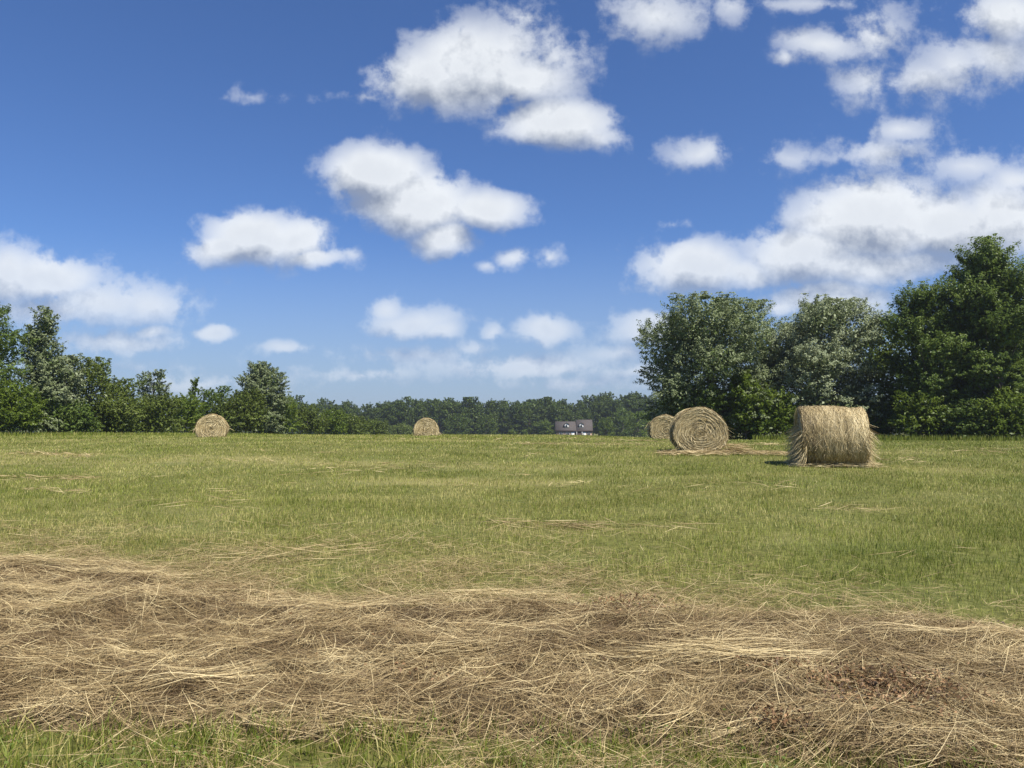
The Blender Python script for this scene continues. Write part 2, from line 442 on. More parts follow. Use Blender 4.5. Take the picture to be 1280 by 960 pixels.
def build_hay():
    xs = np.arange(-7.5, 7.51, .045); ys = np.arange(2.7, 9.2, .045)
    X, Y = np.meshgrid(xs, ys)
    c = hay_cover(X, Y)
    Z = terrain(X, Y) + hay_h(X, Y) - .012 - .05 * (1 - sstep(.02, .35, c))
    V = np.stack([X, Y, Z], -1).reshape(-1, 3)
    nx, ny = len(xs), len(ys)
    i = np.arange(ny - 1)[:, None] * nx; j = np.arange(nx - 1)[None, :]
    Q = np.stack([i + j, i + j + 1, i + nx + j + 1, i + nx + j], -1).reshape(-1, 4)
    keep = (c.reshape(-1)[Q].max(1) > .02)
    Q = Q[keep]
    bed = mesh('hay_bed', V, Q, smooth=True)
    # strands ------------------------------------------------------
    def strands(x, y, th, L, w, lift, tone, pitch, bend):
        n = len(x); S_ = 6
        t = np.linspace(-.5, .5, S_)[None, :]
        th2 = th[:, None] + bend[:, None] * t
        ds = (L / (S_ - 1))[:, None]
        dx = np.cumsum(np.cos(th2) * ds, 1); dy = np.cumsum(np.sin(th2) * ds, 1)
        px = x[:, None] + dx - dx.mean(1, keepdims=True); py = y[:, None] + dy - dy.mean(1, keepdims=True)
        hz = terrain(px, py) + hay_h(px, py)
        m_ = hz.mean(1, keepdims=True)
        hz = np.maximum(hz, .45 * hz + .55 * m_)
        pz = hz + lift[:, None] + pitch[:, None] * t * L[:, None]
        pz = np.maximum(pz, terrain(px, py) + .006)
        P = np.stack([px, py, pz], -1)
        side = np.stack([-np.sin(th), np.cos(th), rng.normal(0, .7, n)], -1)
        V_, q = ribbons(P, nrm(side), w)
        return V_, q, np.repeat(tone, S_ * 2)
    parts = []
    def flow(x, y):
        return (fbm(x / .75, y / .5, 41, 3) - .5) * 5.2 + .15
    # random bed of strands
    n = 190000
    y = 2.8 + (9.1 - 2.8) * rng.random(n) ** 1.15
    x = (rng.random(n) * 2 - 1) * np.minimum(y * .78 + .8, 7.3)
    k = rng.random(n) < np.clip(hay_cover(x, y), 0, 1) * np.clip(2.6 * (fbm(x / .28, y / .17, 61, 3) - .15), .45, 1)
    x, y = x[k], y[k]; n = len(x)
    th = flow(x, y) + rng.normal(0, .75, n)
    wild = rng.random(n) < .40
    th[wild] = rng.random(wild.sum()) * 6.28
    tone = np.clip(1.9 * (fbm(x / .22, y / .14, 55, 3) - .36) * (.3 + 1.0 * rng.random(n)) + rng.normal(.16, .24, n), 0, 1)
    parts.append(strands(x, y, th, rng.gamma(3, .047, n) + .04, rng.uniform(.0015, .0036, n), rng.random(n) * .065, tone, rng.normal(0, .30, n), rng.normal(0, 1.3, n)))
    # combed sheaves: many stems lying side by side
    X_, Y_, T_, L_, B_, C_, Z_ = [], [], [], [], [], [], []
    for s in range(330):
        sy = 3.2 + 5.2 * rng.random() ** 1.2
        sx = (rng.random() * 2 - 1) * min(sy * .76 + .6, 7.0)
        if hay_cover(np.array([sx]), np.array([sy]))[0] < .35: continue
        m_ = int(rng.integers(15, 70))
        th0 = float(flow(np.array([sx]), np.array([sy]))[0]) * .55 + rng.normal(0, .30)
        wid = rng.uniform(.02, .09); ln = rng.uniform(.2, .7)
        a = rng.normal(0, ln * .35, m_); b = rng.normal(0, wid, m_)
        X_.append(sx + a * math.cos(th0) - b * math.sin(th0)); Y_.append(sy + a * math.sin(th0) + b * math.cos(th0))
        T_.append(th0 + rng.normal(0, .17, m_)); L_.append(rng.uniform(.3, .75, m_) * (.6 + .6 * ln)); B_.append(rng.normal(rng.normal(0, .5), .12, m_))
        C_.append(np.clip(rng.normal(rng.uniform(.2, .85), .18, m_), 0, 1)); Z_.append(rng.uniform(.02, .065, m_))
    # the few long pale combed bundles one notices first
    for (PX, PY, half, m_, th0) in ((860, 822, .42, 170, -.05), (940, 832, .30, 110, -.02), (60, 712, .9, 260, -.06), (160, 722, .6, 160, -.10), (420, 765, .5, 110, .12), (640, 745, .35, 90, .05), (1180, 805, .4, 100, -.08), (255, 850, .18, 80, .5), (30, 745, .5, 120, .25)):
        D = (CAMZ - .06) * F / (PY - HOR); sx, sy = gp(PX, D)
        a = rng.normal(0, half * .55, m_); b = rng.normal(0, .045, m_)
        X_.append(sx + a * math.cos(th0) - b * math.sin(th0)); Y_.append(sy + a * math.sin(th0) + b * math.cos(th0))
        T_.append(th0 + rng.normal(0, .09, m_)); L_.append(rng.uniform(.35, .8, m_)); B_.append(rng.normal(.1, .15, m_))
        C_.append(rng.uniform(.55, 1, m_)); Z_.append(rng.uniform(.06, .10, m_))
    X_, Y_, T_, L_, B_, C_, Z_ = map(np.concatenate, (X_, Y_, T_, L_, B_, C_, Z_)); n = len(X_)
    parts.append(strands(X_, Y_, T_, L_, rng.uniform(.0016, .0036, n), Z_, C_, rng.normal(0, .10, n), B_))
    # long stray stems on top, some sticking up
    n = 9000
    y = 3.1 + 5.4 * rng.random(n) ** 1.2; x = (rng.random(n) * 2 - 1) * (y * .76 + .6)
    k = rng.random(n) < hay_cover(x, y); x, y = x[k], y[k]; n = len(x)
    parts.append(strands(x, y, flow(x, y) * .6 + rng.normal(0, .9, n), rng.uniform(.10, .50, n), rng.uniform(.0014, .0030, n), rng.uniform(.02, .10, n), rng.uniform(.3, .95, n), rng.normal(0, .30, n), rng.normal(0, .6, n)))
    # thin scatter over the grass behind and in front
    n = 210000
    y = 2.8 + 7.9 * rng.random(n); x = (rng.random(n) * 2 - 1) * (y * .76 + .6)
    b = hay_back(x)
    dens = np.where(y > b - .4, np.exp(-np.clip(y - b, 0, 9) / np.interp(x, [-4, -2, .4, 1.5, 4], [1.1, 1.5, 1.5, .8, .45])) * 1.1, np.where(y < 3.9, .55, .0))
    dens = dens * np.clip(3.0 * (fbm(x / .6, y / .4, 77, 3) - .27), .08, 1.3)
    k = rng.random(n) < dens; x, y = x[k], y[k]; n = len(x)
    parts.append(strands(x, y, rng.normal(.1, 1.0, n), rng.gamma(3, .045, n) + .04, rng.uniform(.0016, .0034, n), rng.uniform(.01, .075, n), rng.uniform(.1, .85, n), rng.normal(0, .25, n), rng.normal(0, .6, n)))
    Vs, Qs, As, o = [], [], [], 0
    for V_, q, a in parts:
        Vs.append(V_); Qs.append(q + o); As.append(a); o += len(V_)
    # join bed and strands in one heap: two material slots
    Vb = V; nb = len(Vb)
    allV = np.concatenate([Vb] + Vs); allQ = np.concatenate([Q] + [q + nb for q in Qs])
    tone = np.concatenate([np.zeros(nb)] + As)
    me = mesh('hay_windrow', allV, allQ, attrs={'rnd': tone})
    me.materials.append(M['thatch']); me.materials.append(M['hay'])
    mi = np.ones(len(allQ), np.int32); mi[:len(Q)] = 0
    me.polygons.foreach_set('material_index', mi)
    bpy.data.meshes.remove(bed)
    link('cut_hay', me, None, kind='stuff', category='cut hay', label='long windrow of loose dry straw coloured hay lying across the foreground')
build_hay()

# ------------------------------------------------------------------ field grass
def blades(x, y, h, w, dry, tone, lean=.35, z=None):
    n = len(x)
    z0 = terrain(x, y) if z is None else z
    ang = rng.random(n) * 6.283; la = rng.random(n) * 6.283
    sx, sy = np.cos(ang) * w * .5, np.sin(ang) * w * .5
    lx = np.cos(la) * h * lean * rng.random(n) + .10 * h; ly = np.sin(la) * h * lean * rng.random(n)
    V = np.empty((n, 5, 3))
    V[:, 0] = np.stack([x - sx, y - sy, z0 - .01], -1)
    V[:, 1] = np.stack([x + sx, y + sy, z0 - .01], -1)
    V[:, 2] = np.stack([x - sx * .8 + lx * .35, y - sy * .8 + ly * .35, z0 + h * .55], -1)
    V[:, 3] = np.stack([x + sx * .8 + lx * .35, y + sy * .8 + ly * .35, z0 + h * .55], -1)
    V[:, 4] = np.stack([x + lx, y + ly, z0 + h * .96], -1)
    b = np.arange(n) * 5
    return V.reshape(-1, 3), np.stack([b, b + 1, b + 3, b + 2], -1), np.stack([b + 2, b + 3, b + 4], -1), np.repeat(dry, 5), np.repeat(tone, 5)

def join_blades(name, parts, mat, **props):
    Vs, Qs, Ts, D_, A_, o = [], [], [], [], [], 0
    for V, q, t, d, a in parts:
        Vs.append(V); Qs.append(q + o); Ts.append(t + o); D_.append(d); A_.append(a); o += len(V)
    me = mesh(name, np.concatenate(Vs), np.concatenate(Qs), np.concatenate(Ts), attrs={'dry': np.concatenate(D_), 'rnd': np.concatenate(A_)})
    return link(name, me, mat, **props)

def build_grass():
    parts = []
    def rows(d0, d1, n):
        # sample area between two depths, denser near
        t = rng.random(n)
        return np.sqrt(d0 * d0 + (d1 * d1 - d0 * d0) * t)
    for d0, d1, dens, w, hh in ((2.7, 4.6, 1700, .0040, .11), (4.6, 7, 1500, .0038, .10), (7, 10, 2000, .0042, .115), (10, 14, 1300, .0055, .115), (14, 19, 720, .0075, .11),
                                (19, 26, 330, .011, .11), (26, 36, 190, .016, .11), (36, 50, 110, .022, .12), (50, 85, 40, .034, .13)):
        area = .8 * (d1 * d1 - d0 * d0)
        n = int(area * dens)
        y = rows(d0, d1, n); x = (rng.random(n) * 2 - 1) * (y * .79 + .4)
        clump = fbm(x / .55, y / .55, 101, 3)
        patch = fbm(x / 4.0, y / 2.2, 111, 4)
        patch2 = fbm(x / 1.1, y / .9, 121, 3)
        k = rng.random(n) < np.clip(.50 + 1.3 * (clump - .30), .3, 1)
        hc = hay_cover(x, y)
        near = np.exp(-np.clip(y - hay_back(x), 0, 9) / .8) * (y > 4.6)
        k &= rng.random(n) > near * .45
        k &= rng.random(n) > hc * 1.15
        x, y, clump, patch, patch2 = x[k], y[k], clump[k], patch[k], patch2[k]; n = len(x)
        b = hay_back(x)
        worn = np.exp(-np.clip(y - b, 0, 20) / np.interp(x, [-5, 0, 2, 5], [2.1, 2.2, 1.4, .9])) * (y > 4.6) * .95
        u_ = x / y
        pdry = np.clip(.41 + 1.1 * (patch - .52) + .9 * (patch2 - .5) + worn + .10 * sstep(8, 15, y) * (1 - sstep(22, 34, y)) - .12 * sstep(.1, .5, u_), .03, .95)
        pdry = np.where(y < 4.6, .48, pdry)
        tone_near = np.where(y < 4.6, .6, 1.0)
        dry = (rng.random(n) < pdry) * rng.uniform(.55, 1, n) + .10 * rng.random(n)
        h = hh * .88 * (.22 + .9 * rng.random(n) ** 1.5) * (.55 + .8 * clump) * (1 - .25 * dry)
        tone = np.clip(rng.random(n) ** 1.2 * 1.05 + 1.1 * (patch2 - .47), 0, 1)
        parts.append(blades(x, y, h, w * rng.uniform(.6, 1.3, n), np.clip(dry, 0, 1), tone * tone_near, lean=.8))
    # taller green tufts right in front of the camera
    n = 6500
    cx = (rng.random(260) * 2 - 1) * 3.0; cyy = 2.85 + .85 * rng.random(260)
    i = rng.integers(0, 260, n)
    x = cx[i] + rng.normal(0, .05, n); y = cyy[i] + rng.normal(0, .05, n)
    parts.append(blades(x, y, rng.uniform(.06, .17, n) * np.interp(x, [-2.5, 0, 2.5], [1.05, .85, .65]), rng.uniform(.003, .007, n), (rng.random(n) < .32) * .9, rng.random(n) * .5, lean=1.0))
    join_blades('field_grass', parts, M['grass'], kind='stuff', category='grass', label='short mown green grass mixed with yellow stubble across the hay field')
build_grass()

# scattered lines of left over hay on the mown field
def build_wisps():
    Vs, Qs, As, o = [], [], [], 0
    def line(X0, Y0, X1, Y1, D0, D1, n, wid, up=.05, L=(.15, .5)):
        nonlocal o
        t = rng.random(n)
        D = D0 + (D1 - D0) * t
        n = int(n * (.45 if up > .07 else .24)); t = t[:n]; D = D[:n]; wid = wid * 1.8
        x = ((X0 + (X1 - X0) * t) - 640) / F * D; y = D + rng.normal(0, wid, n)
        x = x + rng.normal(0, .10, n)
        dx = ((X1 - 640) * D1 - (X0 - 640) * D0) / F; th0 = math.atan2(D1 - D0, dx)
        th = th0 + rng.normal(0, .35, n)
        Ln = rng.uniform(L[0], L[1], n); S_ = 4
        tt = np.linspace(-.5, .5, S_)[None]
        px = x[:, None] + np.cos(th)[:, None] * Ln[:, None] * tt; py = y[:, None] + np.sin(th)[:, None] * Ln[:, None] * tt
        pz = terrain(px, py) + (rng.random(n) * up + .035)[:, None] + rng.normal(0, .06, n)[:, None] * tt
        side = nrm(np.stack([-np.sin(th), np.cos(th), rng.normal(0, .9, n)], -1))
        dm = (D0 + D1) / 2
        V_, q = ribbons(np.stack([px, py, pz], -1), side, rng.uniform(.6, 1.3, n) * max(.0035, dm * .00055))
        Vs.append(V_); Qs.append(q + o); As.append(np.repeat(rng.uniform(.3, .9, n), S_ * 2)); o += len(V_)
    # pixel columns of the ends, depths of the ends
    line(15, 0, 120, 0, 24.5, 23.2, 700, .20)
    line(-30, 0, 115, 0, 17.0, 16.6, 700, .12)
    line(40, 0, 110, 0, 14.6, 14.2, 260, .05)
    line(610, 0, 745, 0, 10.6, 10.2, 650, .10)
    line(745, 0, 890, 0, 10.2, 10.0, 300, .12)
    line(300, 0, 520, 0, 7.9, 9.2, 260, .10, L=(.25, .7))
    line(220, 0, 470, 0, 8.1, 8.3, 240, .20, L=(.25, .7))
    line(1030, 0, 1090, 0, 11.7, 11.5, 160, .08)
    line(1110, 0, 1200, 0, 7.9, 8.6, 40, .05, L=(.3, .7))
    line(650, 0, 800, 0, 30.5, 29.0, 420, .25)
    line(700, 0, 830, 0, 36, 34, 300, .3)
    line(905, 0, 985, 0, 23.3, 22.6, 900, .16, up=.10)
    line(905, 0, 935, 0, 23.5, 23.2, 700, .18, up=.28)
    line(825, 0, 905, 0, 22.9, 22.7, 900, .16, up=.10)
    line(935, 0, 980, 0, 31, 31, 200, .3)
    line(1090, 0, 1150, 0, 20.5, 21.0, 260, .3)
    line(1200, 0, 1290, 0, 24, 24, 200, .4)
    line(380, 0, 560, 0, 19, 20, 420, .5)
    line(180, 0, 330, 0, 13.0, 13.6, 260, .4)
    line(480, 0, 640, 0, 34, 35, 200, .4)
    line(850, 0, 1000, 0, 14.5, 14.8, 220, .35)
    # random single stems
    for k in range(60):
        D = 8 + 22 * rng.random(); X = rng.uniform(-20, 1300)
        line(X, 0, X + rng.uniform(15, 60), 0, D, D + rng.normal(0, .3), int(rng.integers(6, 30)), .06)
    me = mesh('stray_hay', np.concatenate(Vs), np.concatenate(Qs), attrs={'rnd': np.concatenate(As)})
    link('stray_hay', me, M['hay'], kind='stuff', category='stray hay', label='thin pale wisps of hay left in lines on the mown field')
build_wisps()

# ------------------------------------------------------------------ leaf litter and weeds at the front
def leaf_quads(C, Nn, size, aspect=.55, fold=.0):
    n = len(C)
    t = nrm(np.cross(Nn, nrm(rng.normal(0, 1, (n, 3)))))
    b = np.cross(Nn, t)
    s = size[:, None]
    V = np.empty((n, 4, 3))
    V[:, 0] = C - t * s * .5
    V[:, 1] = C + b * s * aspect * .5 + t * s * .05 + Nn * s * fold
    V[:, 2] = C + t * s * .5
    V[:, 3] = C - b * s * aspect * .5 + t * s * .05 + Nn * s * fold
    q = (np.arange(n) * 4)[:, None] + np.arange(4)[None]
    return V.reshape(-1, 3), q

def build_litter():
    C, n_ = [], 0
    for X, Y, r, n in ((1085, 868, .15, 1300), (1125, 888, .13, 420), (965, 905, .06, 200), (955, 845, .06, 50), (780, 768, .17, 420), (548, 850, .10, 60), (1215, 795, .10, 40), (440, 800, .5, 60)):
        D = CAMZ * F / (Y - HOR) * .96; x, _ = gp(X, D)
        C.append(np.stack([x + rng.normal(0, r * 1.3, n), D + rng.normal(0, r * .8, n)], -1))
    C = np.concatenate(C); n = len(C)
    z = terrain(C[:, 0], C[:, 1]) + hay_h(C[:, 0], C[:, 1]) + rng.uniform(.03, .115, n)
    Nn = nrm(np.stack([rng.normal(0, .7, n), rng.normal(-.3, .7, n), np.ones(n)], -1))
    V, q = leaf_quads(np.column_stack([C, z]), Nn, rng.uniform(.012, .034, n), .45, .2)
    me = mesh('dead_leaves', V, np.concatenate([q]), attrs={'rnd': np.repeat(rng.random(n) ** 1.3, 4)})
    link('dead_leaves', me, M['deadleaf'], kind='stuff', category='dead leaves', label='patches of curled brown dead leaves lying on the hay in the foreground')
    # low broad leaved weeds between the front grass
    n = 1500
    cx = (rng.random(90) * 2 - 1) * 2.9; cyy = 2.9 + .75 * rng.random(90)
    i = rng.integers(0, 90, n)
    x = cx[i] + rng.normal(0, .06, n); y = cyy[i] + rng.normal(0, .05, n)
    z = terrain(x, y) + rng.uniform(.02, .11, n)
    Nn = nrm(np.stack([rng.normal(0, .5, n), rng.normal(-.2, .5, n), np.ones(n)], -1))
    V, q = leaf_quads(np.column_stack([x, y, z]), Nn, rng.uniform(.008, .026, n), .6, .15)
    me = mesh('low_weeds', V, q, attrs={'rnd': np.repeat(rng.random(n), 4)})
    link('low_weeds', me, M['yellow'], kind='stuff', category='weeds', label='low bright green leafy weeds at the near edge of the field')
build_litter()

# ------------------------------------------------------------------ round hay bales
def bale_surface(Rr, Ln, sag, seed):
    """returns f(phi, s, r) -> local point; axis along local x, base at z=0"""
    def f(phi, s, r=1.0):
        rr = Rr * r * (1 + .06 * (fbm(phi * 1.9 + 5, s * 1.9, seed, 3) - .5) * 2)
        yy = np.cos(phi) * rr; zz = np.sin(phi) * rr
        yy = yy * (1 + .05 * sstep(0, -Rr, zz))
        zz = np.where(zz < 0, zz * sag, zz)
        return np.stack([s + 0 * yy, yy, zz + Rr * sag], -1)
    return f

def make_bale(Rr, Ln, sag, ns, nf, seed, wscale, fray_ends=0, fray_amt=.35):
    f = bale_surface(Rr, Ln, sag, seed)
    r_ = np.random.default_rng(seed)
    # core with rounded shoulders and a coiled end
    na = 120
    prof = [(-.5, 0.02)] + [(-.5 + .012 * math.sin(k * 2.1), k / 22) for k in range(1, 21)] + [(-.485, .965), (-.46, .992)] + [(-.42 + .84 * k / 14, 1 + .010 * math.sin(k * 2.3)) for k in range(15)] + [(.46, .992), (.485, .965)] + [(.5 + .012 * math.sin(k * 1.9), k / 22) for k in range(20, 0, -1)] + [(.5, .02)]
    ph = np.arange(na) / na * 2 * np.pi
    rows = []
    for k, (sx, rr) in enumerate(prof):
        coil = 0
        if rr < .95: coil = .008 * np.sin(rr * 52 + ph * np.sign(sx)) * np.sign(sx)
        rows.append(f(ph, np.full(na, sx * Ln) + coil + .03 * (fbm(ph * 2, ph * 0 + k * .3, seed + 3) - .5), rr))
    V = np.concatenate(rows); nr = len(rows)
    i = np.arange(nr - 1)[:, None] * na; j = np.arange(na)[None, :]; j2 = (j + 1) % na
    Q = np.stack([i + j, i + j2, i + na + j2, i + na + j], -1).reshape(-1, 4)
    core = mesh('hay_roll', V, Q, attrs={'rnd': np.full(len(V), .18)}, smooth=True)
    # strands wound round the side
    S_ = 7; t = np.linspace(-.5, .5, S_)[None]
    n = ns
    p0 = r_.random(n) * 2 * np.pi; s0 = (r_.random(n) - .5) * Ln * .97
    Lg = r_.uniform(.15, .75, n)
    al = r_.normal(0, .42, n)                      # how far a stem leaves the winding direction
    phi = p0[:, None] + np.cos(al)[:, None] * t * (Lg / Rr)[:, None]
    s = s0[:, None] + np.sin(al)[:, None] * t * Lg[:, None]
    s = np.clip(s, -Ln * .51, Ln * .51)
    lift = 1.002 + (r_.random(n) ** 2 * .045)[:, None] + (r_.normal(0, .03, n)[:, None]) * t
    P = f(phi, s, lift)
    band = fbm(s0 / .13 + 7, p0 * .35, seed + 9, 3)          # winding bands of lighter and darker hay
    tone = np.clip(.36 + 1.3 * (band - .40) + r_.normal(0, .24, n), 0, 1)
    side = np.zeros((n, 3)); side[:, 0] = 1; side += r_.normal(0, .45, (n, 3))
    V1, q1 = ribbons(P, nrm(side), r_.uniform(.6, 1.4, n) * .007 * wscale)
    A1 = np.repeat(tone, S_ * 2)
    # strands coiled on both ends
    n = nf * 2
    sg = np.where(r_.random(n) < .5, -1., 1.)
    rad = np.sqrt(r_.random(n)) * .985
    p0 = r_.random(n) * 2 * np.pi
    Lg = r_.uniform(.10, .50, n) * (.4 + .6 * rad)
    al = r_.normal(.05, .20, n) + (rad < .22) * r_.normal(0, .8, n)
    coilN = 8.5
    dphi = np.clip(Lg / np.maximum(rad * Rr, .10), 0, 2.2)
    phi = p0[:, None] + np.cos(al)[:, None] * t * dphi[:, None]
    rr = np.clip(rad[:, None] + np.sin(al)[:, None] * t * (Lg / Rr)[:, None], .01, 1.02)
    ringp = np.modf(rad * coilN + p0 / (2 * np.pi) + 1.1 * fbm(p0 * 1.3, rad * 5, seed + 4, 3))[0]
    out = .010 + .022 * ringp ** 2 + r_.random(n) * .030
    P = f(phi, sg[:, None] * (Ln * .5 + out[:, None]), rr)
    tone = np.clip(.34 + .34 * ringp + r_.normal(0, .26, n) + .15 * (rad > .93), 0, 1)
    radial = np.zeros((n, 3)); radial[:, 1] = np.cos(p0); radial[:, 2] = np.sin(p0); radial[:, 0] = r_.normal(0, .6, n)
    V2, q2 = ribbons(P, nrm(radial), r_.uniform(.6, 1.4, n) * .0075 * wscale)
    A2 = np.repeat(tone, S_ * 2)
    # loose fuzz: short ends standing off the outline
    n = ns // 5
    p0 = r_.random(n) * 2 * np.pi; s0 = (r_.random(n) - .5) * Ln
    base = f(p0, s0, 1.0); outd = np.stack([r_.normal(0, .6, n), np.cos(p0), np.sin(p0)], -1) + r_.normal(0, .7, (n, 3))
    tt = np.linspace(0, 1, 4)[None, :, None]
    P = base[:, None, :] + nrm(outd)[:, None, :] * tt * r_.uniform(.03, .13, n)[:, None, None]
    P[:, :, 2] -= (tt[:, :, 0] ** 2) * .04; P[:, :, 2] = np.maximum(P[:, :, 2], .01)
    V3, q3 = ribbons(P, nrm(r_.normal(0, 1, (n, 3))), r_.uniform(.6, 1.2, n) * .005 * wscale)
    A3 = np.repeat(r_.uniform(.3, 1, n), 8)
    V_ = np.concatenate([V1, V2, V3]); Q_ = np.concatenate([q1, q2 + len(V1), q3 + len(V1) + len(V2)])
    wound = mesh('wound_straw', V_, Q_, attrs={'rnd': np.concatenate([A1, A2, A3])})
    # frayed straw slumping from the ends on to the grass
    n = fray_ends
    sg = np.where(r_.random(n) < .55, -1., 1.)
    phs = np.where(r_.random(n) < .75, r_.normal(-1.4, .75, n), r_.uniform(0, 6.28, n))
    h0 = r_.random(n)
    top = f(phs, sg * Ln * .48, np.sqrt(r_.uniform(.3, 1.0, n)))
    top[:, 2] = np.maximum(top[:, 2], .15 + .95 * Rr * h0 * 1.3)
    top[:, 2] = np.minimum(top[:, 2], Rr * 1.5)
    reach = fray_amt * r_.random(n) ** 1.6
    foot = top.copy(); foot[:, 0] += sg * (.05 + reach); foot[:, 1] += r_.normal(0, .22, n); foot[:, 2] = np.maximum(.02, top[:, 2] - r_.uniform(.15, .60, n))
    tt = np.linspace(0, 1, 6)[None, :, None]
    P = top[:, None] * (1 - tt) + foot[:, None] * tt
    P[:, :, 0] -= sg[:, None] * (np.sin(tt[:, :, 0] * np.pi) * .05)
    V4, q4 = ribbons(P, nrm(r_.normal(0, 1, (n, 3))), r_.uniform(.6, 1.4, n) * .0065 * wscale)
    # a litter of straw lying round the foot
    m_ = max(200, n // 2)
    a = r_.random(m_) * 6.28
    cx = np.clip(np.cos(a) * 9, -1, 1) * Ln * .5 * r_.uniform(.2, 1.45, m_) ; cyy = np.sin(a) * Rr * r_.uniform(.55, 1.15, m_)
    th = r_.random(m_) * 6.28; L2 = r_.uniform(.1, .35, m_)
    t4 = np.linspace(-.5, .5, 4)[None]
    P = np.stack([cx[:, None] + np.cos(th)[:, None] * t4 * L2[:, None], cyy[:, None] + np.sin(th)[:, None] * t4 * L2[:, None], np.repeat(r_.uniform(.03, .13, m_)[:, None], 4, 1)], -1)
    V5, q5 = ribbons(P, nrm(r_.normal(0, 1, (m_, 3))), r_.uniform(.6, 1.4, m_) * .006 * wscale)
    fr = mesh('frayed_straw', np.concatenate([V4, V5]), np.concatenate([q4, q5 + len(V4)]), attrs={'rnd': np.concatenate([np.repeat(r_.uniform(.2, 1, n), 12), np.repeat(r_.uniform(.4, 1, m_), 8)])})
    return core, wound, fr

def bale(X, D, rz, Rr, Ln, sag, sink, ns, nf, seed, ws, fray, amt, label):
    x, y = gp(X, D)
    z = float(terrain(x, y)) - sink
    e = empty('hay_bale', (x, y, z), rz, label=label, category='hay bale', group='round hay bales on the field')
    core, wound, fr = make_bale(Rr, Ln, sag, ns, nf, seed, ws, fray, amt)
    link('hay_roll', core, M['bale'], e); link('wound_straw', wound, M['bale'], e); link('frayed_straw', fr, M['bale'], e)
    return e

bale(1037, 19.3, R(-13), .775, 1.50, .95, .03, 16000, 3500, 11, 1.1, 3800, .33, 'large shaggy round bale seen from its side, fraying down to the grass on the right')
bale(872, 24.2, R(-98), .83, 1.45, .74, .03, 8000, 7000, 12, 1.45, 700, .20, 'round bale with its coiled spiral end facing the camera, in front of the maple trees')
bale(830, 42.0, R(-97), .83, 1.45, .74, .10, 4000, 4000, 13, 2.2, 400, .2, 'round bale half hidden behind the bale with the large spiral end')
bale(266, 42.0, R(-73), .79, 1.35, .90, .25, 4500, 4500, 14, 2.0, 500, .3, 'round bale standing far left in front of the green hedgerow')
bale(533, 45.0, R(-84), .72, 1.40, .90, .33, 3600, 3600, 15, 2.4, 400, .25, 'smallest round bale, alone in the middle of the field before the far wood')

